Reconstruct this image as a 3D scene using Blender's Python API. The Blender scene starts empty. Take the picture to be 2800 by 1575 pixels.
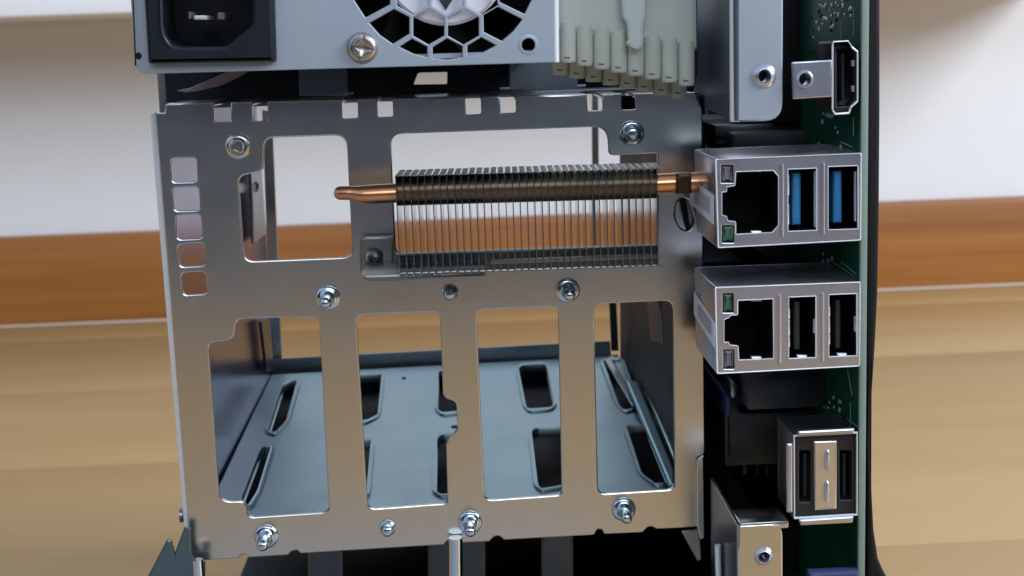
import bpy, bmesh, math, random
from mathutils import Vector, Matrix
random.seed(7)
scene = bpy.context.scene
COL = scene.collection

# ---------------------------------------------------------------- camera
F, CX, CY = 3900.0, 1400.0, 787.5            # focal length and centre of the photograph, in its pixels
d = Vector((1250 - CX, 110 - CY, F)).normalized()
v = Vector((0.036, 1.0, 0.0)); v.z = -(d.x * v.x + d.y * v.y) / d.z; v.normalize()
h = v.cross(d)
R_W = Vector((h.x, d.x, -v.x)); D_W = Vector((h.y, d.y, -v.y)); F_W = Vector((h.z, d.z, -v.z))
CAM = Vector((0, -0.325, 0.2))
cd = bpy.data.cameras.new('camera'); cam = bpy.data.objects.new('camera', cd); COL.objects.link(cam)
m = Matrix.Identity(4)
for i in range(3):
    m[i][0], m[i][1], m[i][2], m[i][3] = R_W[i], -D_W[i], -F_W[i], CAM[i]
cam.matrix_world = m
cd.sensor_width = 36; cd.lens = F / 2800 * 36; cd.clip_start = 0.01; cd.clip_end = 50
cd.dof.use_dof = True; cd.dof.focus_distance = 0.315; cd.dof.aperture_fstop = 36
scene.camera = cam

# ---------------------------------------------------------------- light and exposure
W = bpy.data.worlds.new('World'); scene.world = W; W.use_nodes = True
W.node_tree.nodes['Background'].inputs[0].default_value = (0.47, 0.58, 0.76, 1)
W.node_tree.nodes['Background'].inputs[1].default_value = 1.0
def area(name, loc, aim, sx, sy, power, col):
    l = bpy.data.lights.new(name, 'AREA'); l.shape = 'RECTANGLE'; l.size = sx; l.size_y = sy
    l.energy = power; l.color = col
    o = bpy.data.objects.new(name, l); COL.objects.link(o)
    o.location = loc
    o.rotation_euler = (Vector(aim) - Vector(loc)).to_track_quat('-Z', 'Y').to_euler()
    return o
area('window_light', (2.15, -0.95, 1.45), (0, .2, .2), 1.2, 1.2, 80, (0.87, 0.935, 1.0))
area('far_window_light', (0.3, -1.9, 1.15), (0, .3, .2), 1.3, 0.8, 13, (0.80, 0.90, 1.0))
scene.view_settings.view_transform = 'Standard'; scene.view_settings.look = 'None'
scene.view_settings.exposure = -0.10; scene.view_settings.gamma = 1.0
scene.cycles.max_bounces = 8

# ---------------------------------------------------------------- materials
def nodes_of(name):
    mt = bpy.data.materials.new(name); mt.use_nodes = True
    nt = mt.node_tree
    return mt, nt, nt.nodes['Principled BSDF']
def L(nt, a, b): nt.links.new(a, b)
def metal(name, col, rough=.35, grain=900, var=.12, metallic=1.0, bump=.04, stretch=(1, 1, 1)):
    mt, nt, p = nodes_of(name)
    p.inputs['Metallic'].default_value = metallic
    tc = nt.nodes.new('ShaderNodeTexCoord'); mp = nt.nodes.new('ShaderNodeMapping')
    mp.inputs['Scale'].default_value = stretch
    L(nt, tc.outputs['Object'], mp.inputs[0])
    n1 = nt.nodes.new('ShaderNodeTexNoise'); n1.inputs['Scale'].default_value = grain; n1.inputs['Detail'].default_value = 3
    n2 = nt.nodes.new('ShaderNodeTexNoise'); n2.inputs['Scale'].default_value = 60; n2.inputs['Detail'].default_value = 4
    L(nt, mp.outputs[0], n1.inputs[0]); L(nt, mp.outputs[0], n2.inputs[0])
    mx = nt.nodes.new('ShaderNodeMix'); mx.data_type = 'RGBA'
    c = Vector(col)
    mx.inputs[6].default_value = (*(c * (1 - var)), 1); mx.inputs[7].default_value = (*(c * (1 + var)), 1)
    L(nt, n1.outputs[0], mx.inputs[0]); L(nt, mx.outputs[2], p.inputs['Base Color'])
    mr = nt.nodes.new('ShaderNodeMapRange'); mr.inputs[3].default_value = rough * .8; mr.inputs[4].default_value = rough * 1.25
    L(nt, n2.outputs[0], mr.inputs[0]); L(nt, mr.outputs[0], p.inputs['Roughness'])
    if bump:
        b = nt.nodes.new('ShaderNodeBump'); b.inputs['Strength'].default_value = bump; b.inputs['Distance'].default_value = .0004
        L(nt, n1.outputs[0], b.inputs['Height']); L(nt, b.outputs[0], p.inputs['Normal'])
    return mt
def plain(name, col, rough=.5, var=.1, grain=300, bump=.05, sss=0, spec=.5):
    mt = metal(name, col, rough, grain, var, 0.0, bump)
    p = mt.node_tree.nodes['Principled BSDF']
    p.inputs['Specular IOR Level'].default_value = spec
    if sss:
        p.inputs['Subsurface Weight'].default_value = sss
        p.inputs['Subsurface Radius'].default_value = (.002, .002, .0016)
    return mt
def wood(name, c0, c1, rough, sx, sy, per_board=0.0):
    mt, nt, p = nodes_of(name)
    tc = nt.nodes.new('ShaderNodeTexCoord'); mp = nt.nodes.new('ShaderNodeMapping')
    mp.inputs['Scale'].default_value = (sx, sy, sy)
    oi = nt.nodes.new('ShaderNodeObjectInfo')
    va = nt.nodes.new('ShaderNodeVectorMath'); va.operation = 'ADD'
    cb = nt.nodes.new('ShaderNodeCombineXYZ')
    mu = nt.nodes.new('ShaderNodeMath'); mu.operation = 'MULTIPLY'; mu.inputs[1].default_value = 7.0
    L(nt, oi.outputs['Random'], mu.inputs[0]); L(nt, mu.outputs[0], cb.inputs[0]); L(nt, mu.outputs[0], cb.inputs[1])
    L(nt, tc.outputs['Object'], va.inputs[0]); L(nt, cb.outputs[0], va.inputs[1]); L(nt, va.outputs[0], mp.inputs[0])
    n1 = nt.nodes.new('ShaderNodeTexNoise'); n1.inputs['Scale'].default_value = 1; n1.inputs['Detail'].default_value = 5; n1.inputs['Distortion'].default_value = .6
    n2 = nt.nodes.new('ShaderNodeTexNoise'); n2.inputs['Scale'].default_value = 6; n2.inputs['Detail'].default_value = 4
    L(nt, mp.outputs[0], n1.inputs[0]); L(nt, mp.outputs[0], n2.inputs[0])
    ad = nt.nodes.new('ShaderNodeMath'); ad.operation = 'MULTIPLY_ADD'; ad.inputs[1].default_value = .35
    L(nt, n2.outputs[0], ad.inputs[0]); L(nt, n1.outputs[0], ad.inputs[2])
    cr = nt.nodes.new('ShaderNodeValToRGB')
    cr.color_ramp.elements[0].position = .45; cr.color_ramp.elements[0].color = (*c0, 1)
    cr.color_ramp.elements[1].position = .85; cr.color_ramp.elements[1].color = (*c1, 1)
    L(nt, ad.outputs[0], cr.inputs[0])
    out = cr.outputs[0]
    if per_board:
        hs = nt.nodes.new('ShaderNodeHueSaturation')
        mr = nt.nodes.new('ShaderNodeMapRange'); mr.inputs[3].default_value = 1 - per_board; mr.inputs[4].default_value = 1 + per_board
        L(nt, oi.outputs['Random'], mr.inputs[0]); L(nt, mr.outputs[0], hs.inputs['Value']); L(nt, out, hs.inputs['Color'])
        out = hs.outputs[0]
    L(nt, out, p.inputs['Base Color'])
    p.inputs['Roughness'].default_value = rough
    return mt

ZINC = metal('zinc plated steel', (.65, .645, .61), .23, 2400, .05, bump=.012)
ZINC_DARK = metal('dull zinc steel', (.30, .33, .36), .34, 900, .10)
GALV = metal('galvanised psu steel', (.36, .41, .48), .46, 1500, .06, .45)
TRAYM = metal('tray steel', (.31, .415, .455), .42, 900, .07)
BLUEZ = metal('blue zinc stud', (.62, .70, .76), .14, 300, .05, bump=.0)
NICKEL = metal('nickel shell', (.60, .61, .68), .27, 900, .05, .93)
BRIGHT = metal('bright edge steel', (.86, .88, .92), .30, 300, .03, .35, bump=0)  # paler than the sheet metal, glint of folded edges put into the colour
SCREWM = metal('screw nickel', (.55, .50, .47), .28, 700, .06)
COPPER = metal('copper', (.74, .36, .19), .26, 400, .22)
BRONZE = metal('tarnished copper collar', (.30, .22, .15), .38, 700, .2)
FINM = metal('aluminium fin', (.40, .41, .385), .14, 700, .08)
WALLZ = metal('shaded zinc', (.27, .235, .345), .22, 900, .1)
INNER = metal('dark inner wall', (.020, .027, .029), .62, 700, .2, .6)  # cage metal made near black, its dark reflection put into the colour
DARKST = metal('dark steel', (.07, .09, .105), .30, 500, .15)
TEAL = metal('teal rail steel', (.22, .38, .42), .30, 500, .12)  # even teal tone of the rails
BLACKP = plain('black plastic', (.012, .013, .015), .38)
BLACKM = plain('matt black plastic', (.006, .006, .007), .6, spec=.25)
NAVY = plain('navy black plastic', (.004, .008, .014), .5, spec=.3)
BLUEP = plain('blue usb plastic', (.035, .28, .62), .4)
NYLON = plain('natural nylon', (.56, .60, .53), .40, .08, 200, .03, .25)
NYLON2 = plain('nylon latch', (.60, .67, .64), .40, .05, 200, .03, .35)
PCBG = plain('green solder mask', (.002, .055, .028), .40, .3, 120, spec=.25)
PCBE = plain('circuit board edge', (.20, .27, .23), .6, .15, 900)
SOLDER = metal('solder', (.66, .70, .68), .3, 500, .1, .4)
WHITEL = plain('white sticker', (.86, .86, .90), .5)
GREYL = plain('grey sticker print', (.42, .44, .48), .5, .2, 1500)
LEDG = plain('green indicator', (.07, .16, .10), .3)
LEDW = plain('clear indicator', (.20, .19, .23), .3)
PINKP = plain('pinkish plastic film', (.36, .29, .31), .3)
NAVYC = plain('blue connector plastic', (.035, .05, .14), .5)
WALLM = plain('white wall paint', (.80, .81, .84), .85, .02, 700, .15)
SILLM = plain('white sill lacquer', (.86, .87, .90), .4, .01)
SEAL = plain('pale sealant', (.66, .54, .43), .6, .05)
FLOORW = wood('oak floor', (.405, .240, .092), (.465, .287, .120), .46, 1.9, 13, .06)
BASEW = wood('brown baseboard wood', (.25, .085, .014), (.40, .155, .036), .42, .9, 30)

def wear(mt, amount):
    nt = mt.node_tree; p = nt.nodes['Principled BSDF']
    tc = nt.nodes.new('ShaderNodeTexCoord'); src = p.inputs['Base Color'].links[0].from_socket; rs = p.inputs['Roughness'].links[0].from_socket
    prev = None
    for rot, sc in ((.25, (260, 260, 9000)), (-.9, (200, 200, 7000))):
        mp = nt.nodes.new('ShaderNodeMapping'); mp.inputs['Rotation'].default_value = (0, rot, 0)
        mp2 = nt.nodes.new('ShaderNodeMapping'); mp2.inputs['Scale'].default_value = sc
        n = nt.nodes.new('ShaderNodeTexNoise'); n.inputs['Scale'].default_value = .35; n.inputs['Detail'].default_value = 1
        L(nt, tc.outputs['Object'], mp.inputs[0]); L(nt, mp.outputs[0], mp2.inputs[0]); L(nt, mp2.outputs[0], n.inputs[0])
        r = nt.nodes.new('ShaderNodeMapRange'); r.inputs[1].default_value = .68; r.inputs[2].default_value = .76
        L(nt, n.outputs[0], r.inputs[0])
        if prev is None: prev = r.outputs[0]
        else:
            a = nt.nodes.new('ShaderNodeMath'); a.operation = 'MAXIMUM'; L(nt, prev, a.inputs[0]); L(nt, r.outputs[0], a.inputs[1]); prev = a.outputs[0]
    sm = nt.nodes.new('ShaderNodeTexNoise'); sm.inputs['Scale'].default_value = 38; sm.inputs['Detail'].default_value = 5; sm.inputs['Distortion'].default_value = 1.2
    L(nt, tc.outputs['Object'], sm.inputs[0])
    sr = nt.nodes.new('ShaderNodeMapRange'); sr.inputs[1].default_value = .48; sr.inputs[2].default_value = .75; sr.inputs[4].default_value = .018
    L(nt, sm.outputs[0], sr.inputs[0])
    m1 = nt.nodes.new('ShaderNodeMath'); m1.operation = 'MULTIPLY_ADD'; m1.inputs[1].default_value = amount
    L(nt, prev, m1.inputs[0]); L(nt, rs, m1.inputs[2])
    m2 = nt.nodes.new('ShaderNodeMath'); m2.operation = 'ADD'; L(nt, m1.outputs[0], m2.inputs[0]); L(nt, sr.outputs[0], m2.inputs[1])
    L(nt, m2.outputs[0], p.inputs['Roughness'])
wear(ZINC, .035); wear(TRAYM, .04); wear(GALV, .05)
# ---------------------------------------------------------------- geometry helpers
def ray(px, py): return (R_W * (px - CX) + D_W * (py - CY) + F_W * F)
class Plane:
    def __init__(s, o, n, u):
        s.o, s.n, s.u = Vector(o), Vector(n).normalized(), Vector(u).normalized(); s.v = s.n.cross(s.u)
    def hit(s, px, py):
        r = ray(px, py); t = (s.o - CAM).dot(s.n) / r.dot(s.n); return CAM + r * t
    def uv(s, px, py):
        w = s.hit(px, py) - s.o; return (w.dot(s.u), w.dot(s.v))
    def shift(s, k): return Plane(s.o + s.n * k, s.n, s.u)
def YP(y): return Plane((0, y, 0), (0, -1, 0), (1, 0, 0))
def XP(x): return Plane((x, 0, 0), (-1, 0, 0), (0, -1, 0))
def ZP(z): return Plane((0, 0, z), (0, 0, 1), (1, 0, 0))
def P(px, py, y=0.0): return YP(y).hit(px, py)

def fillet(pts, default=0, seg=5):
    out = []; n = len(pts)
    for i, p in enumerate(pts):
        r = p[2] if len(p) > 2 else default
        a = Vector(pts[i - 1][:2]); b = Vector(p[:2]); c = Vector(pts[(i + 1) % n][:2])
        if r <= 0: out.append(tuple(b)); continue
        ra = min(r, (a - b).length * .48); rc = min(r, (c - b).length * .48)
        s, e = b + (a - b).normalized() * ra, b + (c - b).normalized() * rc
        for k in range(seg + 1):
            t = k / seg
            out.append(tuple(s * (1 - t) ** 2 + b * 2 * t * (1 - t) * 1.0 + e * t * t))
    return out
def circ(cx, cy, r, n=28, ry=None):
    return [(cx + r * math.cos(2 * math.pi * k / n), cy + (ry or r) * math.sin(2 * math.pi * k / n)) for k in range(n)]
def rect(x0, y0, x1, y1, r=0): return fillet([(x0, y0), (x1, y0), (x1, y1), (x0, y1)], r)
def grow(poly, k):
    cx = sum(p[0] for p in poly) / len(poly); cy = sum(p[1] for p in poly) / len(poly)
    out = []
    for x, y in poly:
        l = math.hypot(x - cx, y - cy) or 1
        out.append((x + (x - cx) / l * k, y + (y - cy) / l * k))
    return out

def finish(me, ang=32):
    me.polygons.foreach_set('use_smooth', [True] * len(me.polygons)); me.set_sharp_from_angle(angle=math.radians(ang)); me.update()
def sheet_mesh(polys, plane, th, bevel=.00025, metric=False):
    """Flat plate: first polygon is the outline, the others are openings. Photo pixels are sent onto the plane."""
    cu = bpy.data.curves.new('tmp', 'CURVE'); cu.dimensions = '2D'; cu.fill_mode = 'BOTH'
    bevel = min(bevel, th * .45)
    cu.extrude = th / 2 - bevel; cu.bevel_depth = bevel; cu.bevel_resolution = 1; cu.offset = -bevel
    for poly in polys:
        uv = poly if metric else [plane.uv(x, y) for x, y in poly]
        sp = cu.splines.new('POLY'); sp.points.add(len(uv) - 1); sp.use_cyclic_u = True
        for i, (a, b) in enumerate(uv): sp.points[i].co = (a, b, 0, 1)
    ob = bpy.data.objects.new('tmp', cu)
    me = bpy.data.meshes.new_from_object(ob)
    M = Matrix.Identity(4)
    o = plane.o - plane.n * (th / 2)
    for i in range(3): M[i][0], M[i][1], M[i][2], M[i][3] = plane.u[i], plane.v[i], plane.n[i], o[i]
    me.transform(M); me.materials.clear()
    bpy.data.objects.remove(ob); bpy.data.curves.remove(cu)
    return me
def lathe_mesh(profile, n=24, axis='Y', bumps=None):
    """profile of (radius, height towards the viewer)"""
    bm = bmesh.new(); rings = []
    for r, hh in profile:
        if r < 1e-7: rings.append([bm.verts.new((0, 0, hh))])
        else: rings.append([bm.verts.new((r * math.cos(2 * math.pi * k / n), r * math.sin(2 * math.pi * k / n), hh)) for k in range(n)])
    for a, b in zip(rings, rings[1:]):
        for k in range(n):
            q = [a[k % len(a)], a[(k + 1) % len(a)], b[(k + 1) % len(b)], b[k % len(b)]]
            q = list(dict.fromkeys(q))
            if len(q) > 2: bm.faces.new(q)
    bmesh.ops.recalc_face_normals(bm, faces=bm.faces)
    me = bpy.data.meshes.new('m'); bm.to_mesh(me); bm.free()
    if axis == 'Y': me.transform(Matrix.Rotation(math.radians(90), 4, 'X'))
    if axis == 'X': me.transform(Matrix.Rotation(math.radians(90), 4, 'Y'))
    return me
def box_mesh(x0, x1, y0, y1, z0, z1, bev=.0003):
    bm = bmesh.new(); bmesh.ops.create_cube(bm, size=1)
    for q in bm.verts: q.co = ((x0 + x1) / 2 + q.co.x * (x1 - x0), (y0 + y1) / 2 + q.co.y * (y1 - y0), (z0 + z1) / 2 + q.co.z * (z1 - z0))
    if bev: bmesh.ops.bevel(bm, geom=list(bm.edges), offset=bev, segments=2, affect='EDGES', profile=.5)
    me = bpy.data.meshes.new('m'); bm.to_mesh(me); bm.free(); return me
def tube_mesh(pts, radii, n=14, flat=1.0):
    bm = bmesh.new(); rings = []
    up0 = Vector((0, 0, 1))
    for i, p in enumerate(pts):
        t = (pts[min(i + 1, len(pts) - 1)] - pts[max(i - 1, 0)]).normalized()
        up = up0 if abs(t.z) < .9 else Vector((0, 1, 0))
        a = t.cross(up).normalized(); b = t.cross(a)
        rings.append([bm.verts.new(p + (a * math.cos(2 * math.pi * k / n) + b * math.sin(2 * math.pi * k / n) * flat) * radii[i]) for k in range(n)])
    for A, B in zip(rings, rings[1:]):
        for k in range(n): bm.faces.new((A[k], A[(k + 1) % n], B[(k + 1) % n], B[k]))
    bm.faces.new(rings[0]); bm.faces.new(rings[-1])
    bmesh.ops.recalc_face_normals(bm, faces=bm.faces)
    me = bpy.data.meshes.new('m'); bm.to_mesh(me); bm.free(); return me
def join(*meshes):
    bm = bmesh.new()
    for me in meshes: bm.from_mesh(me)
    out = bpy.data.meshes.new('m'); bm.to_mesh(out); bm.free()
    for me in meshes: bpy.data.meshes.remove(me)
    return out
WLOC = {}
def wloc(o): return WLOC.get(o.name, Vector((0, 0, 0)))
def put(name, me, mat, parent=None, at=None, ang=32, label=None):
    """link a mesh as one object; world-space mesh unless `at` gives its place"""
    me.materials.clear(); me.materials.append(mat); me.name = name; finish(me, ang)
    o = bpy.data.objects.new(name, me); COL.objects.link(o)
    w = Vector(at) if at is not None else Vector((0, 0, 0))
    if parent:
        o.parent = parent; o.location = w - wloc(parent)
    else: o.location = w
    WLOC[o.name] = w
    if label: o['label'] = label
    return o
def again(o, at):
    c = o.copy(); COL.objects.link(c); c.location = Vector(at) - wloc(o.parent); WLOC[c.name] = Vector(at); return c
def thing(name, label, cat, loc, group=None):
    o = bpy.data.objects.new(name, None); COL.objects.link(o); o.location = loc; o.empty_display_size = .01
    WLOC[o.name] = Vector(loc); o['label'] = label; o['category'] = cat
    if group: o['group'] = group
    return o
def structure(o): o['kind'] = 'structure'; return o
def sheet(name, polys, plane, th, mat, parent, bevel=.00025, label=None):
    return put(name, sheet_mesh(polys, plane, th, bevel), mat, parent, label=label)
PXM = 0.325 / F                                            # metres per photo pixel on the plate
def collar(name, px, py, y, ri, ro, hgt, mat, parent, depth=.004):
    k = (y + .325) / F
    return put(name, lathe_mesh([(ri * k, -depth), (ri * k, hgt * .8), (ri * k * 1.12, hgt), (ri * k * .4 + ro * k * .6, hgt * .75), (ro * k, 0.00002)], 28), mat, parent, P(px, py, y), 60)

# ================================================================ SETTING
YW = 0.75
floor = structure(put('floor', box_mesh(-3, 3, -2.5, YW + .1, -.05, -.003, 0), FLOORW))
YR = [0.04, 0.20, 0.36, 0.52, 0.68, YW - .012]
for i in range(5):
    x = -1.95 + .37 * (i * 3 % 4)
    while x < 1.6:
        b = put('floor_board', box_mesh(x, x + 1.19, YR[i], YR[i + 1] - .0006, -.003, 0, .0004), FLOORW, floor); x += 1.1906
structure(put('unseen_screen', box_mesh(-3, 3, -1.2, -1.1, -.05, .52, 0), plain('dim unseen screen', (.045, .064, .095), .8)))  # added unseen screen, darkens what the upper plate reflects
structure(put('tint_sheet', box_mesh(-1.2, 1.2, -1.09, -.76, .0005, .006, .002), plain('slate tint sheet', (.14, .20, .30), .8)))  # added unseen sheet, gives the plate's middle a bluish reflection
structure(put('tint_pad', box_mesh(-.25, .045, -.215, -.06, .0005, .003, .001), plain('blue grey tint pad', (.26, .32, .42), .7)))  # added unseen pad, tints the reflection along the plate's bottom edge
structure(put('wall', box_mesh(-3, 3, YW, YW + .1, -.05, 2.4, 0), WALLM))
zb = P(1250, 601, YW - .012).z
bb = structure(put('baseboard', box_mesh(-3, 3, YW - .012, YW, 0, zb, .003), BASEW))
put('sealant_strip', box_mesh(-3, 3, YW - .016, YW - .0122, .0002, .0018, .0006), SEAL, bb)
zs = P(200, 43, YW - .13).z
xs = P(2840, 40, YW).x
structure(put('window_sill', box_mesh(-2, xs, YW - .13, YW - .0005, zs, zs + .03, .003), SILLM))

# ================================================================ DRIVE CAGE
cage = thing('drive_cage', 'large zinc plated steel drive cage with cut out windows, in the middle of the photo', 'drive cage', P(1200, 1450, 0))
Y0 = YP(0)
def topy(x): return 283 - .0215 * (x - 460)
notches = [(586, 632, 335), (690, 732, 332), (936, 979, 325), (1033, 1075, 321), (1274, 1316, 314), (1369, 1411, 310), (1607, 1648, 303), (1701, 1739, 301)]
out = [(449, 308, 0), (452, 284, 6)]
for a, b, yb in notches:
    out += [(a - 2, topy(a)), (a, yb, 7), (b, yb - 2, 7), (b - 2, topy(b))]
out += [(1900, topy(1900)), (1921, 300, 6), (1924, 800), (1928, 1240, 8), (1907, 1252, 8), (1908, 1441),
        (1795, 1447), (1783, 1440, 5), (1770, 1442, 5), (1757, 1456), (1652, 1461), (1646, 1448, 5), (1632, 1448, 5), (1624, 1463),
        (1378, 1477), (1366, 1466, 5), (1350, 1468, 5), (1338, 1481), (1240, 1486), (1226, 1478, 4), (1214, 1490), (822, 1514), (812, 1505, 4), (797, 1508, 4), (788, 1518),
        (680, 1525), (672, 1516, 4), (658, 1518, 4), (650, 1528), (528, 1534, 4), (520, 1515), (425, 306)]
holes = [
    [(722, 377, 30), (947, 370, 34), (964, 703, 28), (667, 715, 30), (651, 482, 24), (720, 468, 14)],
    [(1068, 367, 32), (1660, 346, 40), (1664, 426, 16), (1798, 420, 6), (1797, 667, 10), (1083, 693, 24)],
    [(645, 873, 22), (872, 866, 26), (900, 1400, 20), (679, 1415, 18), (670, 1370, 16), (600, 1372, 34), (570, 938, 20), (641, 930, 26)],
    [(974, 861, 24), (1203, 853, 24), (1211, 1088, 18), (1247, 1099, 12), (1252, 1176, 18), (1219, 1200, 20), (1224, 1376, 14), (1006, 1392, 22)],
    [(1303, 848, 24), (1526, 838, 24), (1536, 1353, 14), (1325, 1368, 22)],
    [(1624, 832, 26), (1840, 822, 26), (1846, 1338, 22), (1636, 1351, 22)],
    [(467, 434, 13), (537, 432, 13), (540, 497, 13), (471, 499, 13)],
    [(472, 514, 13), (543, 511, 13), (547, 575, 13), (477, 577, 13)],
    [(481, 590, 13), (548, 586, 13), (554, 652, 13), (485, 655, 13)],
    [(486, 669, 13), (556, 664, 13), (561, 726, 13), (492, 730, 13)],
    [(495, 747, 13), (561, 743, 13), (566, 803, 13), (501, 807, 13)],
    [(1852, 545, 14), (1880, 540, 14), (1900, 600, 14), (1888, 632, 14), (1862, 628, 14), (1843, 590, 14)],
]
sheet('back_plate', [fillet(out)] + [fillet(q) for q in holes], Y0, .0012, ZINC, cage, .00032)
sheet('hole_backing_and_shade', [[(1856, 536), (1874, 532), (1890, 640), (1878, 642)]], YP(.00135), .0003, BLACKM, cage, .0001)  # black wedge painted for the dark interior inside the hole
sheet('hole_backing_and_shade', [[(1826, 520), (1912, 520), (1912, 650), (1826, 650)]], YP(.0018), .001, ZINC_DARK, cage)
sheet('spring_clip', [fillet([(1846, 556), (1856, 548), (1866, 600), (1878, 632), (1862, 630), (1847, 600)], 6)], YP(.00125), .0002, ZINC, cage, .00005)
# the folded left edge
put('folded_edge', tube_mesh([P(421, 309, .0016), P(521, 1516, .0016)], [.00095, .00095], 16), BRIGHT, cage)
# side walls of the cage, back posts
def side_wall(name, ft, fb, depth, mat, th, inward):
    a, b = P(*ft, 0.0013), P(*fb, 0.0013)
    bm = bmesh.new()
    vs = []
    for k in (0, th * inward):
        vs.append([bm.verts.new((q.x + k, q.y + yy, q.z)) for q, yy in ((a, 0), (a, depth), (b, depth), (b, 0))])
    A, B = vs
    bm.faces.new(A); bm.faces.new(B)
    for i in range(4): bm.faces.new((A[i], A[(i + 1) % 4], B[(i + 1) % 4], B[i]))
    bmesh.ops.recalc_face_normals(bm, faces=bm.faces)
    me = bpy.data.meshes.new('m'); bm.to_mesh(me); bm.free()
    return put(name, me, mat, cage)
DEP = .155
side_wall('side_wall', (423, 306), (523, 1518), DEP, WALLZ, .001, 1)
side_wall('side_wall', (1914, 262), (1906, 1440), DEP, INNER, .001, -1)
YB = YP(DEP + .002)
sheet('back_post', [[(716, 300), (744, 300), (772, 1010), (742, 1012)]], YB, .0012, ZINC, cage)
sheet('back_post', [[(1617, 250), (1636, 250), (1640, 760), (1622, 760)]], YB, .0012, ZINC, cage)
sheet('back_post', [[(1664, 790), (1684, 790), (1692, 960), (1672, 960)]], YP(DEP - .02), .0012, DARKST, cage)
# embossed channel on the left wall, dark slot beside it
xl = P(475, 900, 0).x + .0022
sheet('wall_channel', [fillet([(678, 440), (706, 440), (720, 640), (686, 668)], 6), circ(690, 512, 10, 14, 14)], XP(xl), .001, ZINC_DARK, cage)
sheet('wall_channel', [fillet([(706, 876), (728, 870), (741, 1010), (722, 1016)], 5)], XP(xl), .001, DARKST, cage)
# top flange, upright tabs, dark panel behind
zt = P(1250, topy(1250), 0).z
segs = [452] + [q for a, b, _ in notches for q in (a - 2, b - 2)] + [1895]
for i in range(0, len(segs), 2):
    xa, xb = P(segs[i], topy(segs[i]), 0).x, P(segs[i + 1], topy(segs[i + 1]), 0).x
    za = P((segs[i] + segs[i + 1]) / 2, topy((segs[i] + segs[i + 1]) / 2), 0).z
    put('top_flange', box_mesh(xa, xb, .0013, .02, za - .0011, za - .0001, .0003), ZINC, cage)
zfl = P(452, topy(452), 0).z
put('top_flange', box_mesh(P(452, 284, 0).x, P(1895, 252, 0).x, .0202, .034, min(zfl, zt) - .0012, min(zfl, zt) - .0002, .0003), ZINC_DARK, cage)
YT = YP(.036)
for q in ([(815, 150), (948, 150), (952, 262), (818, 262)], [(1392, 150), (1580, 150), (1580, 244), (1394, 246)]):
    sheet('upright_tab', [q], YT, .0012, GALV, cage)
for q in ([(936, 253), (966, 252), (966, 258), (936, 259)], [(1367, 239), (1394, 238), (1394, 245), (1367, 246)], [(1578, 232), (1602, 231), (1602, 238), (1578, 239)]):
    sheet('tab_foot', [q], YP(.033), .0012, BRIGHT, cage)
sheet('corner_post', [fillet([(428, 190), (450, 190), (455, 270), (458, 300), (450, 309), (436, 308)], 4)], YP(.0025), .001, ZINC_DARK, cage)

# tray
fz = P(1250, 1418, .004); bz = P(1250, 995, DEP)
tv = (bz - fz); tv.x = 0; tv.normalize()
TR = Plane(fz, Vector((1, 0, 0)).cross(tv), (1, 0, 0))
tray = [(545, 1438), (1896, 1391), (1676, 972), (742, 1024)]
slots = [
    [(801, 1038), (815, 1044), (785, 1146), (754, 1181), (729, 1174), (770, 1053)],
    [(726, 1215), (746, 1220), (708, 1338), (682, 1382), (655, 1361), (705, 1235)],
    [(960, 1026), (1046, 1022), (1033, 1131), (1000, 1147), (940, 1150)],
    [(1198, 1013), (1280, 1010), (1292, 1118), (1210, 1126), (1195, 1115)],
    [(1416, 1004), (1430, 997), (1488, 993), (1496, 1003), (1517, 1102), (1505, 1112), (1448, 1116), (1437, 1108)],
    [(930, 1206), (1017, 1202), (1004, 1350), (910, 1360)],
    [(1193, 1200), (1210, 1186), (1290, 1184), (1302, 1336), (1210, 1350), (1189, 1340)],
    [(1451, 1182), (1465, 1170), (1550, 1166), (1572, 1318), (1480, 1334), (1467, 1322)],
    [(1645, 985), (1700, 982), (1745, 1108), (1710, 1120), (1690, 1105)],
    [(1708, 1164), (1770, 1160), (1835, 1316), (1790, 1320), (1752, 1290)],
]
SL = [fillet(q, 9) for q in slots]
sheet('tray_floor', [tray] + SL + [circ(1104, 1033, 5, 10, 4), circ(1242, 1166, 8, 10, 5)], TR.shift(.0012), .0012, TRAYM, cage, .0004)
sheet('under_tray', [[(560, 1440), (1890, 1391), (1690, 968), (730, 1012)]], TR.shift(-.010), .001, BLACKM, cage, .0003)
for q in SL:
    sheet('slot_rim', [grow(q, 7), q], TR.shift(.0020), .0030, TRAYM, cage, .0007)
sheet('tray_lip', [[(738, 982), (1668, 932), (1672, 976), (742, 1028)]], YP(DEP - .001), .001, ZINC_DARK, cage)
for q in ([(1712, 1040), (1743, 1040), (1845, 1285), (1845, 1325), (1830, 1322)], [(1753, 1040), (1776, 1034), (1846, 1185), (1846, 1266)]):
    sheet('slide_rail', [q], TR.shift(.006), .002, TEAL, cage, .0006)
sheet('rail_clip_glint', [fillet([(1763, 968), (1795, 962), (1800, 1008), (1842, 958), (1842, 1034), (1800, 1060), (1776, 1044)], 4)], YP(.10), .001, TEAL, cage)

sheet('slot_view_strip', [[(1768, 826), (1800, 822), (1806, 940), (1778, 930)]], XP(P(1900, 900, 0).x - .0075), .0008, metal('tan lit strip', (.13, .11, .09), .5, 500, .1), cage)  # solid tan strip painted for the view through a slot
sheet('rail_clip_glint', [fillet([(1764, 890), (1776, 896), (1772, 916), (1762, 906)], 2)], YP(.11), .002, BRIGHT, cage)  # bright chip painted as a small highlight, not a clip
sheet('slide_rail', [[(1655, 985), (1668, 975), (1738, 1106), (1730, 1112)]], TR.shift(.003), .001, ZINC_DARK, cage)
sheet('notch_backing', [[(1688, 262), (1752, 260), (1752, 306), (1688, 308)]], YP(.012), .001, BLACKM, cage)
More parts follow.
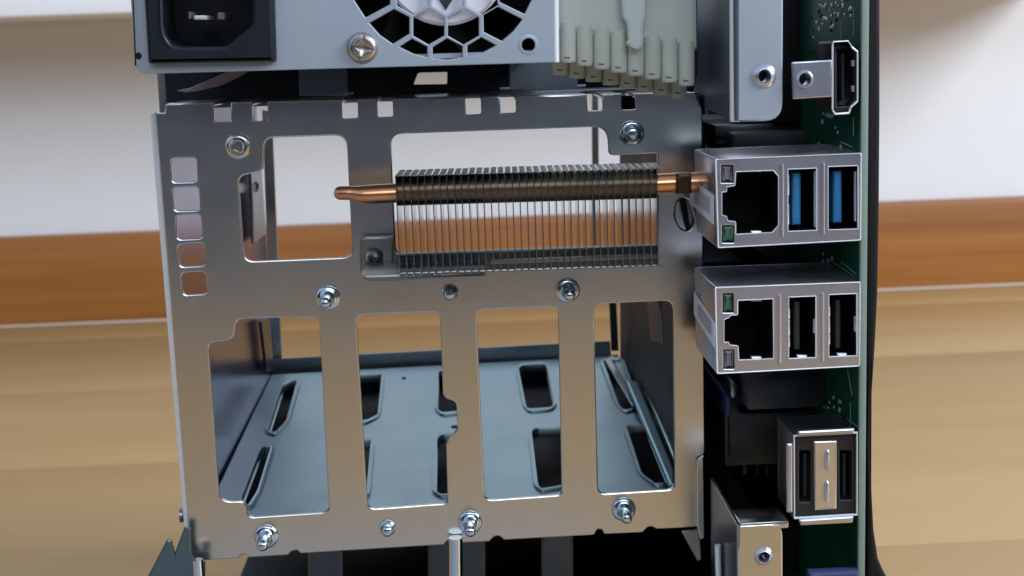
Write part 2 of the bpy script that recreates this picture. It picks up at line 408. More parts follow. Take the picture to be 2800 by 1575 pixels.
# press-in studs
def stud(hgt, R, r):
    return lathe_mesh([(R, 0), (R, .0003), (R * .93, .0007), (R * .80, .00085), (r * 1.25, .0009), (r * 1.02, .0014), (r, .002), (r, hgt * .82), (r * .86, hgt * .93), (r * .55, hgt), (0, hgt)], 28)
long_stud = put('stud', stud(.0075, .0029, .0014), BLUEZ, cage, P(728, 1466), 60)
for q in ((897, 815), (1285, 1428), (1705, 1392), (1552, 794)): again(long_stud, P(*q))
short_stud = put('stud', stud(.0034, .0020, .0013), BLUEZ, cage, P(1060, 1443), 60)
again(short_stud, P(1230, 800))
put('stud', stud(.0030, .0029, .0016), BLUEZ, cage, P(1727, 364), 60)
put('standoff', lathe_mesh([(.0030, 0), (.0030, .0004), (.0026, .0008), (.0021, .0009), (.0020, .0020), (.0016, .0023), (.0012, .0020), (.0011, -.001), (0, -.001)], 28), ZINC, cage, P(652, 400), 60)
put('rivet', lathe_mesh([(.0018, 0), (.0016, .0008), (.0008, .0013), (0, .0014)], 18, 'X'), ZINC_DARK, cage, P(512, 1408, .004) - Vector((.0016, 0, 0)))
# lower right upright flange and gusset
xr = P(1920, 1350, -.002).x
sheet('corner_flange', [fillet([(1905, 1258), (1924, 1244), (1927, 1472), (1916, 1476), (1906, 1440)], 4)], YP(-.0015), .001, ZINC, cage)
sheet('gusset', [[(1862, 1452), (1912, 1446), (1918, 1530), (1908, 1536)]], YP(.004), .001, ZINC_DARK, cage)

# ================================================================ CHASSIS BASE under the cage
base = thing('chassis_base', 'dark steel chassis bottom under the drive cage, with a jagged left edge', 'chassis', Vector((0, 0.02, 0)))
zl = P(1250, 1900, 0).z
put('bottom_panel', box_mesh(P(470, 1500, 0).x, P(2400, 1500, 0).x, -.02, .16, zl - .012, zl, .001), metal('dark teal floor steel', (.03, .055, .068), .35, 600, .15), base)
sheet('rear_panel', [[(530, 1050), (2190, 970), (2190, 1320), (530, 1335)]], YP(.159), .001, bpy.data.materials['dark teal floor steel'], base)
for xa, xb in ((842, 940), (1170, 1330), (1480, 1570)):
    sheet('reflected_stripe', [[(xa, 1450), (xb, 1450), (xb, 1740), (xa, 1740)]], YP(.03), .003, metal('dim reflected stripe', (.15, .16, .17), .42, 700, .1), base, .001)  # grey uprights added in place of stripes reflected in the deck
for xa in (P(560, 1600, 0).x, P(1880, 1600, 0).x):
    put('foot', box_mesh(xa - .01, xa + .01, .0, .02, 0, zl - .0122, .002), BLACKP, base)
put('guide_pin', tube_mesh([P(1246, 1470, -.002), P(1246, 1572, -.002)], [.0017, .0017], 20), BLUEZ, base)
jag = [(404, 1576), (456, 1476, 4), (468, 1478, 3), (477, 1514), (503, 1442), (519, 1446), (522, 1514), (532, 1532), (560, 1536), (560, 1640), (372, 1640)]
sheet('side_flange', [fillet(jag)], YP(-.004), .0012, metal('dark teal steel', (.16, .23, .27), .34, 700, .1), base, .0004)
put('hinge_pin', tube_mesh([P(540, 1530, -.006), P(548, 1640, -.006)], [.0013, .0013], 16), BLUEZ, base)
put('guide_pin', tube_mesh([P(1962, 1490, -.02), P(1966, 1640, -.02)], [.0007, .0007], 14), BRIGHT, base)

# ================================================================ POWER SUPPLY
psu = thing('power_supply', 'light steel power supply box with round honeycomb fan grille and black mains inlet', 'power supply', P(940, 190, -.03))
YPS = -.03; PF = YP(YPS)
face = fillet([(322, -480), (1512, -480), (1519, 171, 3), (372, 203, 34)])
fcx, fcy, FR = 1213, -101, 264
circle = circ(fcx, fcy, FR, 44)
hexes = []
Sx = 95.0; Sy = 82.0; hr = 42.2 / math.cos(math.pi / 6)
for j in range(-5, 3):
    cy = -9 + Sy * j
    for i in range(-4, 5):
        cx = (1223 if j % 2 == 0 else 1172) + Sx * i
        if math.hypot(cx - fcx, cy - fcy) > FR - 62 or (j == 0 and abs(cx - 1223) > 150) or (j == 1 and abs(cx - 1219) > 100) or j == 2: continue
        hexes.append([(cx + hr * math.sin(math.pi / 3 * k), cy - hr * math.cos(math.pi / 3 * k)) for k in range(6)])
hexes += [[(966, -30), (969, 2), (999, 48), (1066, 12), (1066, -33), (1020, -58)], [(1366, 5), (1434, 38), (1453, 0), (1450, -40), (1412, -60), (1366, -33)],
          [(1010, 63), (1077, 25), (1119, 47), (1119, 92), (1074, 120), (1038, 95)], [(1322, 42), (1360, 18), (1428, 53), (1403, 86), (1372, 112), (1323, 87)],
          [(1092, 128), (1126, 106), (1168, 128), (1168, 156), (1131, 147)], [(1183, 129), (1222, 105), (1264, 126), (1264, 157), (1223, 163), (1183, 160)],
          [(1278, 125), (1316, 102), (1356, 124), (1320, 144), (1278, 155)]]
inlet_hole = [(386, -230), (736, -230), (750, 162), (408, 168)]
def cut_mesh(polys, plane, th, bev):
    """plate with many openings, triangulated robustly; first polygon is the outline"""
    from mathutils.geometry import delaunay_2d_cdt
    vs, es, loops = [], [], []
    for poly in polys:
        i0 = len(vs); uv = [Vector(plane.uv(x, y)) for x, y in poly]; vs += uv
        es += [(i0 + k, i0 + (k + 1) % len(uv)) for k in range(len(uv))]; loops.append(list(range(i0, i0 + len(uv))))
    V, E, T, *_ = delaunay_2d_cdt(vs, es, [], 0, 1e-7)
    rings = [[vs[i] for i in lp] for lp in loops]
    def solid(t):
        x, y = sum(V[i][0] for i in t) / len(t), sum(V[i][1] for i in t) / len(t); odd = False
        for rg in rings:
            for a, b in zip(rg, rg[1:] + rg[:1]):
                if (a[1] > y) != (b[1] > y) and x < (b[0] - a[0]) * (y - a[1]) / (b[1] - a[1]) + a[0]: odd = not odd
        return odd
    T = [t for t in T if solid(t)]
    bm = bmesh.new()
    w = lambda q, k: plane.o + plane.u * q[0] + plane.v * q[1] - plane.n * k
    top = [bm.verts.new(w(q, 0)) for q in V]; bot = [bm.verts.new(w(q, th)) for q in V]
    for t in T:
        bm.faces.new([top[i] for i in t]); bm.faces.new([bot[i] for i in reversed(t)])
    bm.edges.ensure_lookup_table()
    rim = [e for e in bm.edges if len(e.link_faces) == 1 and e.verts[0] in set(top)]
    idx = {q: i for i, q in enumerate(top)}
    for e in rim:
        a, b = idx[e.verts[0]], idx[e.verts[1]]
        bm.faces.new((top[a], top[b], bot[b], bot[a]))
    bmesh.ops.recalc_face_normals(bm, faces=bm.faces)
    bmesh.ops.delete(bm, geom=[q for q in bm.verts if not q.link_faces], context='VERTS')
    bmesh.ops.bevel(bm, geom=[e for e in rim if e.is_valid], offset=bev, segments=2, affect='EDGES', profile=.5)
    me = bpy.data.meshes.new('m'); bm.to_mesh(me); bm.free(); return me
put('face_panel', cut_mesh([face, inlet_hole, circ(1445, 123, 19)] + hexes, PF, .001, .0002), GALV, psu, ang=12)
collar('screw_hole', 1445, 123, YPS, 18.5, 28, .00012, GALV, psu)
put('face_fold', tube_mesh([P(1513, -480, YPS + .0009), P(1519, 170, YPS + .0009)], [.0008, .0008], 14), BRIGHT, psu)
# housing behind the face (open box), black cavity
pA = P(366, 199, YPS); pB = P(1516, 172, YPS); pz1 = P(900, -470, YPS).z
zlo = max(pA.z, pB.z) + .0006
put('housing', join(box_mesh(pA.x + .002, pA.x + .003, YPS + .0012, .10, zlo, pz1, 0), box_mesh(pB.x - .001, pB.x, YPS + .0012, .10, zlo, pz1, 0),
                    box_mesh(pA.x + .003, pB.x - .001, YPS + .0012, .10, zlo, zlo + .001, 0), box_mesh(pA.x + .003, pB.x - .001, .099, .10, zlo + .001, pz1, 0),
                    box_mesh(pA.x + .002, pB.x, YPS + .0012, .10, pz1, pz1 + .001, 0)), GALV, psu)
sheet('seam', [[(360, -60), (363, -60), (372, 180), (368, 180)]], YP(YPS - .0002), .0004, BLACKM, psu, .0001)
put('vent_hole', lathe_mesh([(.0007, 0), (.0005, .0002), (0, .0002)], 14), BLACKM, psu, P(378, 153, YPS - .0001))
# fan
fan = put('fan', join(sheet_mesh([grow(circle, 9), circle], YP(YPS + .003), .012, .0001)), BLACKP, psu)
kf = (YPS + .003 + .325) / F
fc = P(1217, -106, YPS + .0022)
put('hub', lathe_mesh([(0.158 * .0815, -.008), (.158 * .0815, .0), (.150 * .0815, .0006), (.070 * .0815, .0007), (.068 * .0815, .0003), (0, .0003)], 48), plain('grey hub label', (.72, .72, .78), .4), fan, fc, 40)
put('hub_mark', lathe_mesh([(.062 * .0815, 0), (.058 * .0815, .0003), (.046 * .0815, .0003), (.044 * .0815, 0)], 32), plain('dark red label ring', (.10, .03, .05), .4), fan, fc + Vector((.0001, -.0007, 0)), 40)
sheet('hub_mark', [[(1197, -6), (1240, -6), (1219, 28)]], YP(YPS + .0012), .0004, plain('navy label print', (.02, .02, .04), .4), fan, .0001)
r0, r1 = .0128, .0204
for k in range(7):
    a0 = 2 * math.pi * k / 7 + .2
    bm = bmesh.new(); rows = []
    for t in range(5):
        rr = r0 + (r1 - r0) * t / 4
        rows.append([bm.verts.new((rr * math.cos(a0 + s * .36 + t * .05), .010 * s - .001, rr * math.sin(a0 + s * .36 + t * .05))) for s in (0, .5, 1)])
    for A, B in zip(rows, rows[1:]):
        for s in range(2): bm.faces.new((A[s], A[s + 1], B[s + 1], B[s]))
    geo = bmesh.ops.solidify(bm, geom=bm.faces[:], thickness=.0006)
    me = bpy.data.meshes.new('m'); bm.to_mesh(me); bm.free()
    put('blade', me, BLACKP, fan, fc + Vector((0, .001, 0)))
sheet('fan_back', [circ(fcx, fcy, 268, 40)], YP(YPS + .022), .001, BLACKM, fan)
# face screw with a cross recess
scx, scy = 991, 130
star = []
for k in range(16):
    a = 2 * math.pi * k / 16 + .18; rr = (26, 13, 10.5, 13)[k % 4]
    star.append((scx + rr * math.cos(a), scy + rr * math.sin(a)))
kk = (YPS + .325) / F
scr = put('screw', join(sheet_mesh([circ(scx, scy, 30, 36), star], YP(YPS - .0014), .0013, .0003),
                        ), SCREWM, psu)
dome = lathe_mesh([(29 * kk, .0014), (33 * kk, .0013), (38 * kk, .0009), (42 * kk, .0003), (42.5 * kk, 0)], 36)
put('screw_rim', dome, SCREWM, scr, P(scx, scy, YPS), 60)
put('cross_recess', lathe_mesh([(28 * kk, .0006), (10 * kk, .0002), (0, .0001)], 24), SCREWM, scr, P(scx, scy, YPS))
# mains inlet
inl = [(378, -250), (740, -250), (752, 168, 5), (405, 174, 5)]
cav = fillet([(428, -190, 30), (684, -190, 30), (690, 66, 12), (618, 126, 12), (470, 127, 40), (443, 90, 40)])
il = sheet('mains_inlet', [fillet(inl), cav], YP(YPS - .003), .004, NAVY, psu, .0008)
sheet('socket_wall', [grow(cav, 14), cav], YP(YPS + .0012), .014, BLACKP, il, .0002)
sheet('socket_floor', [grow(cav, 14)], YP(YPS + .016), .001, BLACKM, il)
sheet('inlet_rim', [fillet([(434, -70), (441, -70), (444, 90, 30), (470, 126, 20), (462, 131, 20), (438, 96, 30)])], YP(YPS - .0034), .001, plain('glossy black rim', (.05, .055, .07), .12), il, .0003)
for x0_, y0_, x1_, y1_ in ((530, 42, 564, 54), (514, 32, 520, 52), (594, 34, 612, 54)):
    sheet('contact_pin', [rect(x0_, y0_, x1_, y1_, 2)], YP(YPS - .0005), .011, SOLDER if x0_ == 530 else plain('dim pin', (.10, .10, .10), .4), il, .0002)

# ================================================================ POWER PLUG (white multi pin)
plug = thing('power_plug', 'translucent white multi pin plug with two rows of sleeves, right of the power supply', 'plug', P(1710, 150, -.012))
body = sheet('plug_body', [fillet([(1522, -280), (1905, -280), (1909, 138, 10), (1524, 84, 10)])], YP(-.0157), .012, NYLON, plug, .0012)
for row, (yo, dx, dy) in enumerate(((-.0165, 0, 0), (-.0075, -22, 34))):
    for k in range(8):
        cx = 1552 + 46.3 * k + dx; top = 62 + 7.3 * k; bot = 172 + 9.0 * k + dy
        if row: top = bot - 60
        kr = (yo + .325) / F * 23.4
        yc = yo + .0018
        tp = [P(cx, top, yc), P(cx + .4, bot - 10, yc), P(cx + .4, bot - 3, yc), P(cx + .4, bot, yc)]
        s = put('sleeve', tube_mesh(tp, [kr, kr, kr * .93, kr * .80], 18), NYLON, plug, ang=50)
        hole = put('sleeve_mouth', sheet_mesh([fillet([(cx - 9, bot - 17), (cx + 8, bot - 16), (cx + 6, bot - 11), (cx - 7, bot - 12)], 2)], YP(yo - .00012), .0004, .0001), plain('sleeve shade', (.16, .17, .14), .6) if k == 0 and row == 0 else bpy.data.materials['sleeve shade'], s)
lat = [(1695, -80), (1768, -80), (1768, 50, 14), (1761, 64, 10), (1761, 110), (1758, 131, 8), (1744, 139, 8), (1722, 129, 6), (1713, 119, 6), (1719, 108, 4), (1716, 64, 8), (1704, 50, 10)]
sheet('latch', [fillet(lat)], YP(-.0195), .003, NYLON2, plug, .0008)

sp = thing('plastic_strip', 'curved pinkish plastic strip in the dark gap under the mains inlet', 'strip', P(570, 240, .02))
sheet('strip', [fillet([(482, 248), (520, 240), (600, 205), (640, 186), (700, 180), (660, 207), (600, 236), (540, 249), (506, 253)], 5)], YP(.018), .0008, PINKP, sp, .0002)

# dark shelf panel behind the gap
shelf = thing('shelf_panel', 'dark panel behind the gap between power supply and drive cage, with one bright slot', 'panel', P(1180, 255, .05))
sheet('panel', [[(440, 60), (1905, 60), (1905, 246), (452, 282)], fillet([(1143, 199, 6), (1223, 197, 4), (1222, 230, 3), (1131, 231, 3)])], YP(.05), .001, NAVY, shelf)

# ================================================================ HEAT SINK
sink = thing('heat_sink', 'finned aluminium heat sink on a copper heat pipe, in front of the drive cage', 'heat sink', P(1440, 750, -.015))
YF, YFB = -.025, -.0115
NF = 37
def fin_line(t): return 1080 + (1795 - 1080) * t
def mk_fin(t):
    x = fin_line(t); yt, yb = 480 - 21 * t, 752 - 26 * t
    return P(x, yt, YF), P(x, yb, YF)
a0, b0 = mk_fin(0); a1, b1 = mk_fin(1)
pitch = (a1.x - a0.x) / (NF - 1); T = .0002
hf = a0.z - b0.z
def fin_mesh():
    w = pitch - .00025
    return join(box_mesh(0, T, 0, YFB - YF, -hf, 0, 0), box_mesh(T, w, 0, .0016, -hf, -hf + T, 0))
f0 = put('fin', fin_mesh(), FINM, sink, a0); f0.rotation_euler.z = -.03
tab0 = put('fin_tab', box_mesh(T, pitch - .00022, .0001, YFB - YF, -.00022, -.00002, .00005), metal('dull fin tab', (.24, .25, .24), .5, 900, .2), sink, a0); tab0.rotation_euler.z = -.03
for k in range(1, NF):
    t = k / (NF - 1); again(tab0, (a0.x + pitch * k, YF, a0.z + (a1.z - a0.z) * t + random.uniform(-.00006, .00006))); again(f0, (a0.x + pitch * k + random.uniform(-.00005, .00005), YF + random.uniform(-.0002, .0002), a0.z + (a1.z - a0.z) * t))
YPI = -.0165
pp = [(913, 528, .5), (914, 528, 8), (918, 528, 15), (926, 528, 20), (956, 528, 21), (966, 529, 22), (986, 532, 27), (1000, 532, 28), (1060, 529, 29), (1790, 503, 30), (1850, 500, 31), (1960, 496, 31)]
kp = (YPI + .325) / F
put('heat_pipe', tube_mesh([P(x, y, YPI) for x, y, r in pp], [r * kp for x, y, r in pp], 24, .92), COPPER, sink, ang=60)
put('pipe_collar', tube_mesh([P(1090, 522, YPI), P(1790, 502, YPI)], [41 * kp, 41 * kp], 24, 1.0), BRONZE, sink, ang=60)
sheet('base_bar', [[(1083, 697), (1797, 672), (1797, 727), (1083, 752)]], YP(-.0105), .004, metal('dark bar steel', (.14, .15, .135), .35, 700, .15), sink)
sheet('base_bar', [[(1340, 709), (1797, 693), (1797, 707), (1340, 723)]], YP(-.0112), .0006, ZINC_DARK, sink)
sheet('pipe_clamp', [[(1852, 476), (1892, 474), (1892, 530), (1852, 531)]], YP(-.0206), .003, metal('burnt copper', (.10, .05, .03), .4, 500, .2), sink, .0006)
sheet('mounting_ear', [fillet([(985, 655, 10), (997, 648, 6), (1076, 646), (1077, 756), (985, 752, 6)]), circ(1022, 703, 13)], YP(-.0055), .002, metal('grey ear steel', (.26, .25, .235), .4, 700, .1), sink, .0005)
collar('grommet', 1022, 703, -.0055, 13, 27, .0012, ZINC_DARK, sink)
q0, q1 = P(985, 754, -.008), P(1326, 744, -.008)
put('foot_plate', join(sheet_mesh([fillet([(985, 752), (1326, 740), (1328, 756, 4), (1040, 770, 6), (1000, 768, 10)])], YP(-.024), .018, .0006)), bpy.data.materials['grey ear steel'], sink)

# ================================================================ UPPER RIGHT MOUNTING BRACKET
YM = -.036
br = thing('mounting_bracket', 'tall bent steel bracket with one threaded hole, hanging right of the white plug', 'bracket', P(2070, 200, YM))
sheet('flange', [fillet([(2012, -400), (2143, -400), (2140, 331, 52), (2008, 333, 2)]), circ(2089, 208, 17)], YP(YM), .0012, GALV, br, .0003)
collar('threaded_hole', 2089, 208, YM, 17, 34, .0009, NICKEL, br)
put('bend', tube_mesh([P(2011, -400, YM + .0012), P(2011, 332, YM + .0012)], [.0012, .0012], 18), BRIGHT, br)
xb = P(2007, 100, YM).x
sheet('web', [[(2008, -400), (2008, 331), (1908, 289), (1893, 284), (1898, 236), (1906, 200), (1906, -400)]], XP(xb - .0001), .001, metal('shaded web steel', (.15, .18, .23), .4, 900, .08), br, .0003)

br2 = thing('mounting_bracket', 'short steel bracket with one threaded hole, low down beside the black side panel', 'bracket', P(2070, 1560, YM))
sheet('flange', [fillet([(2015, 1438, 3), (2140, 1431, 34), (2141, 1660), (2018, 1660)]), circ(2088, 1521, 16)], YP(YM), .0012, ZINC, br2, .0003)
collar('threaded_hole', 2088, 1521, YM, 16, 28, .0009, NICKEL, br2)
xb2 = P(2014, 1500, YM).x
sheet('web', [[(2014, 1436), (2014, 1660), (1944, 1640), (1943, 1308)]], XP(xb2), .001, ZINC_DARK, br2, .0003)
zb2 = P(2080, 1412, -.03).z
put('ledge', box_mesh(P(2008, 1410, -.03).x, P(2143, 1400, -.03).x, -.0352, -.026, zb2 - .0012, zb2 + .0006, .0005), ZINC, br2)

# ================================================================ SIDE PANEL
sd = thing('side_panel', 'black plastic side panel standing at the right of the circuit board', 'panel', P(2390, 1500, -.03))
edge = [(2408, -480), (2408, 300), (2406, 560), (2402, 800), (2394, 960), (2386, 1080), (2382, 1200), (2385, 1330), (2391, 1450), (2403, 1530), (2417, 1562), (2450, 1620), (2480, 1700)]
put('panel_shell', sheet_mesh([[(2371, -480)] + edge + [(2371, 1700)]], YP(-.035), .17, .0008), BLACKM, sd)

# ================================================================ MOTHERBOARD
mb = thing('motherboard', 'dark green circuit board standing on edge with metal port blocks, right of the drive cage', 'circuit board', P(2360, 1500, YM))
xa, xc = P(2352, 800, YM).x, P(2370, 800, YM).x
zt_, zb_ = P(2360, -440, YM).z, P(2360, 2100, YM).z
pcb = put('board', box_mesh(xa, xc, YM + .0009, .15, zb_, zt_, .0001), PCBG, mb)
put('board_edge', box_mesh(xa - .0001, xc, YM - .0003, YM + .0008, zb_, zt_, .0002), PCBE, mb)
put('dark_backing', box_mesh(P(1925, 700, .0).x, xa - .0002, .148, .1495, zb_, zt_, 0), BLACKM, mb)  # added black sheet stands in for the dark depth behind the ports
# parts soldered flat on the board: chips, capacitors, solder joints, tracks
def on_board(y0_, y1_, z0_, z1_, hgt, mat, name):
    return put(name, box_mesh(xa - hgt, xa - .00002, y0_, y1_, z0_, z1_, min(.0002, hgt * .3)), mat, mb)
XB = XP(xa)
rnd = random.Random(4)
def bxy(px, py): w = XB.hit(px, py); return w.y, w.z
for px, py, n in ((2250, 35, 8), (2262, 60, 6), (2278, 30, 6), (2285, 92, 6), (2300, 20, 7), (2318, 20, 6), (2275, 340, 7), (2262, 315, 6), (2240, 400, 5), (2300, 380, 4), (2270, 700, 5), (2290, 1105, 7), (2260, 1090, 6), (2255, 720, 4), (2230, 60, 5), (2225, 120, 4)):
    for k in range(n):
        y_, z_ = bxy(px + rnd.uniform(-12, 12), py + rnd.uniform(-26, 26))
        s_ = rnd.uniform(.00022, .0005)
        on_board(y_ - s_ * 1.3, y_ + s_ * 1.3, z_ - s_, z_ + s_, .0003, SOLDER if rnd.random() < .7 else BLACKP, 'solder_joint')
for (p0, p1) in (((2292, 385), (2330, 402)), ((2272, 712), (2338, 758)), ((2318, 1010), (2330, 1080)), ((2300, 715), (2342, 750)), ((2316, 1145), (2346, 1168)), ((2334, 20), (2334, 100)), ((2300, 60), (2300, 118)), ((2334, 320), (2334, 372)), ((2326, 1100), (2326, 1160))):
    a, b = Vector(bxy(*p0)), Vector(bxy(*p1))
    put('track', tube_mesh([Vector((xa, a.x, a.y)), Vector((xa, b.x, b.y))], [.00013, .00013], 6), plain('track', (.20, .42, .34), .3) if 'track' not in bpy.data.materials else bpy.data.materials['track'], mb)
for (y0_, y1_, z0p, z1p, hg, mt, nm) in ((.02, .05, 330, 380, .020, DARKST, 'component'), (.03, .06, 40, 250, .012, BLACKP, 'component'), (-.008, .012, 1030, 1110, .018, plain('grey black part', (.04, .05, .058), .4), 'component'), (.0, .03, 1120, 1260, .022, BLACKP, 'component'), (.05, .09, 700, 760, .030, BLACKP, 'component')):
    on_board(y0_, y1_, P(2300, z1p, y0_).z, P(2300, z0p, y0_).z, hg, mt, nm)
put('memory_slot', box_mesh(P(1985, 1100, .0).x, P(2000, 1100, 0).x, .0, .07, P(1990, 1250, 0).z, P(1990, 1085, 0).z, .0005), NAVYC, mb)
put('latch_lever', box_mesh(P(1992, 1050, 0).x, P(2012, 1050, 0).x, -.002, .006, P(2000, 1085, 0).z, P(2000, 1040, 0).z, .0008), ZINC_DARK, mb)
for x0_, x1_, yy in ((2030, 2044, .01), (2094, 2102, .01), (2070, 2075, .03)):
    sheet('pin_post', [rect(x0_, 1105, x1_, 1300, 2)], YP(yy), .003, BLACKP, mb)
put('coil_block', box_mesh(P(1985, 400, .02).x, P(2280, 400, .02).x, .012, .05, P(2100, 432, .01).z, P(2100, 362, .01).z, .001), plain('dim coil', (.035, .04, .036), .5), mb)
put('coil_block', box_mesh(P(1930, 340, .03).x, P(2120, 340, .03).x, .04, .06, P(2100, 350, .04).z, P(2100, 318, .04).z, .001), bpy.data.materials['dim coil'], mb)

for y0_, z0p, z1p, hg in ((.016, -100, 330, .006), (.020, 690, 765, .008), (.014, 1030, 1175, .007), (.018, 1425, 1560, .009)):
    on_board(y0_, .14, P(2300, z1p, y0_).z, P(2300, z0p, y0_).z, hg, BLACKM, 'shade_filler')  # added black boxes stand in for shade deep on the board
def port_block(outline, opens, leds, tongues, ribs, sticker, tabs, label, tmat):
    pl = YP(YM - .0010)
    ol = fillet(outline, 5, 3)
    op = [fillet(o, 1.5, 2) for o in opens]
    lo = [rect(*l[:4], 3) for l in leds]
    inner = grow(ol, -7)
    me = join(sheet_mesh([ol] + op + lo, pl, .0006, .00018), sheet_mesh([ol, inner], pl.shift(-.0007), .026, .0003))
    pb = put('port_block', me, NICKEL, mb, label=label)
    sheet('insulator', [grow(ol, -9)] + [grow(o, 3) for o in op] + [grow(l, 2) for l in lo], pl.shift(-.0009), .018, BLACKM, pb, .0001)
    sheet('socket_back', [grow(ol, -9)], pl.shift(-.0195), .001, BLACKM, pb)
    # raised rim round the outline, as the bent shell shows
    sheet('shell_rim', [ol, grow(ol, -5)], pl.shift(.0002), .0004, BRIGHT, pb, .00015)
    for l in leds:
        sheet('led', [rect(l[0] + 1, l[1] + 1, l[2] - 1, l[3] - 1, 4)], pl.shift(-.0008), .006, l[4], pb, .0006)
    for t in tongues:
        sheet('contact_tongue', [rect(*t, 2)], pl.shift(-.0035), .010, tmat, pb, .0003)
    for x, y0_, y1_ in ribs:
        put('pressed_rib', tube_mesh([P(x, y0_, YM - .0009), P(x, y1_, YM - .0009)], [.00042, .00042], 10), NICKEL, pb)
    for o in op:
        sheet('opening_edge', [grow(o, 2.5), o], pl.shift(.00015), .0004, BRIGHT, pb, .00012)
    for t in tabs:
        sheet('spring_tab', [rect(*t, 1)], pl.shift(-.0006), .0012, BRIGHT, pb, .0002)
    xs0 = min(P(outline[0][0], outline[0][1], YM).x, P(outline[3][0], outline[3][1], YM).x) - .0003
    sh = sheet('sticker', [sticker], XP(xs0), .0002, WHITEL, pb, .00005)
    c = (sum(q[0] for q in sticker) / 4, sum(q[1] for q in sticker) / 4)
    sheet('sticker_print', [[(c[0] + (x - c[0]) * .62, c[1] + (y - c[1]) * .55) for x, y in sticker]], XP(xs0 - .0002), .0001, GREYL, pb, .00003)
    return pb
port_block([(1955, 435), (2357, 418), (2355, 658), (1962, 679)],
    [[(2012, 471), (2114, 467), (2128, 483), (2128, 616), (2111, 635), (2012, 640), (2012, 606), (1990, 603), (1988, 591), (1975, 588), (1975, 526), (1988, 525), (1988, 512), (2010, 509)],
     [(2155, 464), (2233, 461), (2233, 629), (2155, 632)], [(2265, 457), (2346, 454), (2346, 625), (2265, 628)]],
    [(1972, 451, 2005, 500, LEDW), (1974, 616, 2007, 664, LEDG)],
    [(2166, 472, 2190, 616), (2278, 467, 2302, 610)],
    [(2138, 449, 647), (2250, 445, 640)],
    [(1889, 488), (1950, 535), (1950, 614), (1884, 556)],
    [(2054, 632, 2082, 641), (2052, 463, 2082, 470), (2152, 480, 2158, 535), (2152, 560, 2158, 615), (2228, 468, 2232, 622), (2338, 470, 2342, 606)],
    'upper port block with two blue tongues', BLUEP)
port_block([(1954, 785), (2354, 770), (2352, 1002), (1959, 1023)],
    [[(2017, 823), (2113, 818), (2115, 980), (2020, 984), (2018, 945), (1996, 943), (1993, 935), (1981, 936), (1981, 875), (1995, 869), (1997, 864), (2017, 862)],
     [(2157, 814), (2231, 811), (2231, 977), (2157, 980)], [(2267, 807), (2343, 804), (2343, 972), (2267, 975)]],
    [(1976, 802, 2006, 855, LEDG), (1978, 956, 2008, 1009, LEDW)],
    [(2171, 824, 2188, 958), (2284, 820, 2299, 954)],
    [(2131, 806, 992), (2248, 800, 986)],
    [(1897, 797), (1953, 884), (1953, 952), (1897, 860)],
    [(2055, 976, 2082, 985), (2054, 818, 2082, 824), (2153, 846, 2160, 872), (2153, 876, 2160, 918), (2153, 922, 2160, 950), (2226, 874, 2232, 912), (2180, 972, 2207, 981), (2263, 840, 2270, 866), (2263, 870, 2270, 912), (2263, 916, 2270, 942), (2338, 866, 2344, 908), (2290, 967, 2316, 975)],
    'lower port block with black sockets only', plain('dark grey tongue', (.035, .037, .04), .4))

# stacked double socket
pl = YP(YM - .001)
ol = [(2172, 1193), (2344, 1184), (2344, 1408), (2173, 1418)]
ds = put('double_socket', join(sheet_mesh([grow(ol, 3), grow(ol, -3)], pl.shift(-.0008), .015, .0003)), metal('dim socket shell', (.20, .22, .23), .4, 900, .1), mb, label='stacked double socket with a pale metal divider')
sheet('socket_core', [grow(ol, -3), rect(2186, 1232, 2216, 1372, 3), rect(2297, 1232, 2328, 1366, 3)], pl.shift(-.0012), .013, BLACKP, ds, .0003)
sheet('socket_back', [grow(ol, -3)], pl.shift(-.0148), .001, BLACKM, ds)
sheet('shell_rim', [grow(ol, 3), grow(ol, -3)], pl, .0008, BRIGHT, ds, .0002)
sheet('divider', [fillet([(2225, 1207), (2289, 1205), (2288, 1393), (2228, 1396)], 2)], pl.shift(-.0005), .010, metal('pale divider', (.80, .74, .68), .36, 700, .05), ds, .0003)
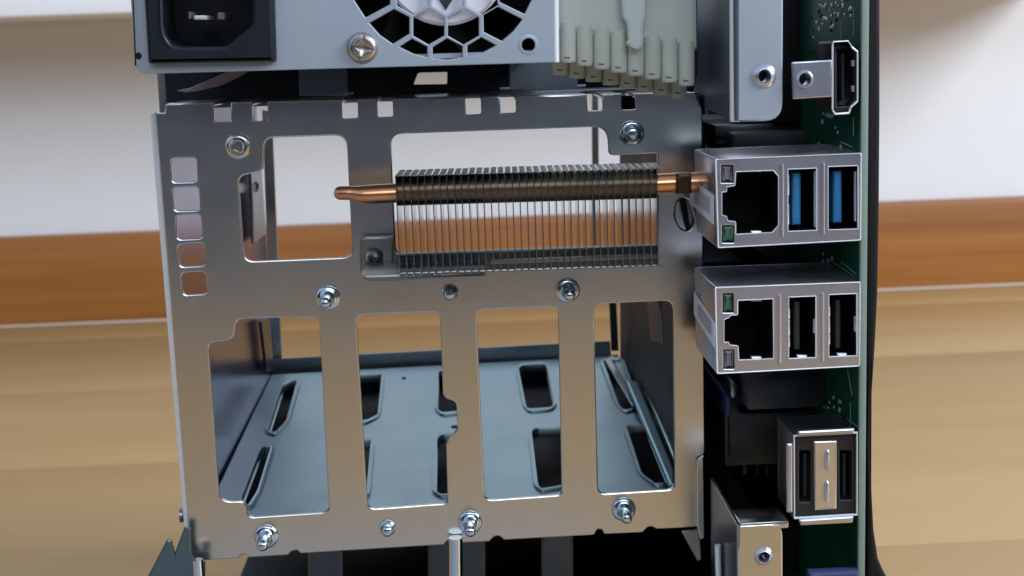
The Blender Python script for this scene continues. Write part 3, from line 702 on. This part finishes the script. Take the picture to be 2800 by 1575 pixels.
for x0_, y0_, y1_ in ((2262, 1228, 1287), (2261, 1313, 1375)):
    put('pressed_bump', tube_mesh([P(x0_, y0_, YM - .0004), P(x0_, y0_ + 8, YM - .0006), P(x0_, (y0_ + y1_) / 2, YM - .0007), P(x0_, y1_ - 8, YM - .0006), P(x0_, y1_, YM - .0004)], [.0001, .0005, .00062, .0005, .0001], 12), NICKEL, ds)
for x0_, x1_ in ((2196, 2208), (2304, 2314)):
    sheet('contact_tongue', [rect(x0_, 1240, x1_, 1360, 2)], pl.shift(-.004), .010, bpy.data.materials['dark grey tongue'], ds)
for q in ([(2183, 1179), (2338, 1171), (2336, 1188), (2181, 1196)], [(2184, 1421), (2336, 1411), (2332, 1431), (2189, 1438)], [(2151, 1213), (2168, 1212), (2168, 1402), (2152, 1403)]):
    sheet('shell_lip', [fillet(q, 4)], pl.shift(.0004), .0012, NICKEL, ds, .0004)
# video socket with a screw ear
ho = [(2281, 114), (2320, 112), (2330, 128), (2346, 141), (2346, 277), (2327, 294), (2323, 310), (2284, 313), (2277, 302), (2277, 120)]
hs = put('video_socket', sheet_mesh([grow(ho, 1), grow(ho, -4)], pl.shift(-.0006), .012, .0002), BLACKP, mb, label='video socket with bevelled outline and screw ear')
sheet('socket_core', [grow(ho, -4), [(2288, 134), (2326, 134), (2336, 150), (2336, 268), (2322, 290), (2288, 292)]], pl.shift(-.0012), .010, BLACKP, hs)
sheet('socket_back', [grow(ho, -4)], pl.shift(-.012), .001, BLACKM, hs)
sheet('shell_rim', [grow(ho, 2), grow(ho, -4)], pl, .0006, BRIGHT, hs, .0002)
sheet('contact_tongue', [rect(2302, 146, 2309, 276, 2)], pl.shift(-.002), .009, bpy.data.materials['dark grey tongue'], hs)
for y_ in (173, 243): sheet('spring_tab', [rect(2332, y_ - 8, 2337, y_ + 8, 1)], pl.shift(-.001), .002, BRIGHT, hs)
sheet('screw_ear', [fillet([(2165, 170, 5), (2276, 163), (2276, 265), (2168, 272, 5)]), circ(2200, 217, 17)], pl.shift(.0002), .001, NICKEL, hs, .0003)
collar('ear_hole', 2200, 217, YM - .0012, 17, 25, .0008, NICKEL, hs)
# blue connector at the very bottom
put('blue_connector', sheet_mesh([fillet([(2212, 1566, 4), (2350, 1559), (2352, 1680), (2212, 1680)])], pl, .003, .0008), NAVYC, mb)
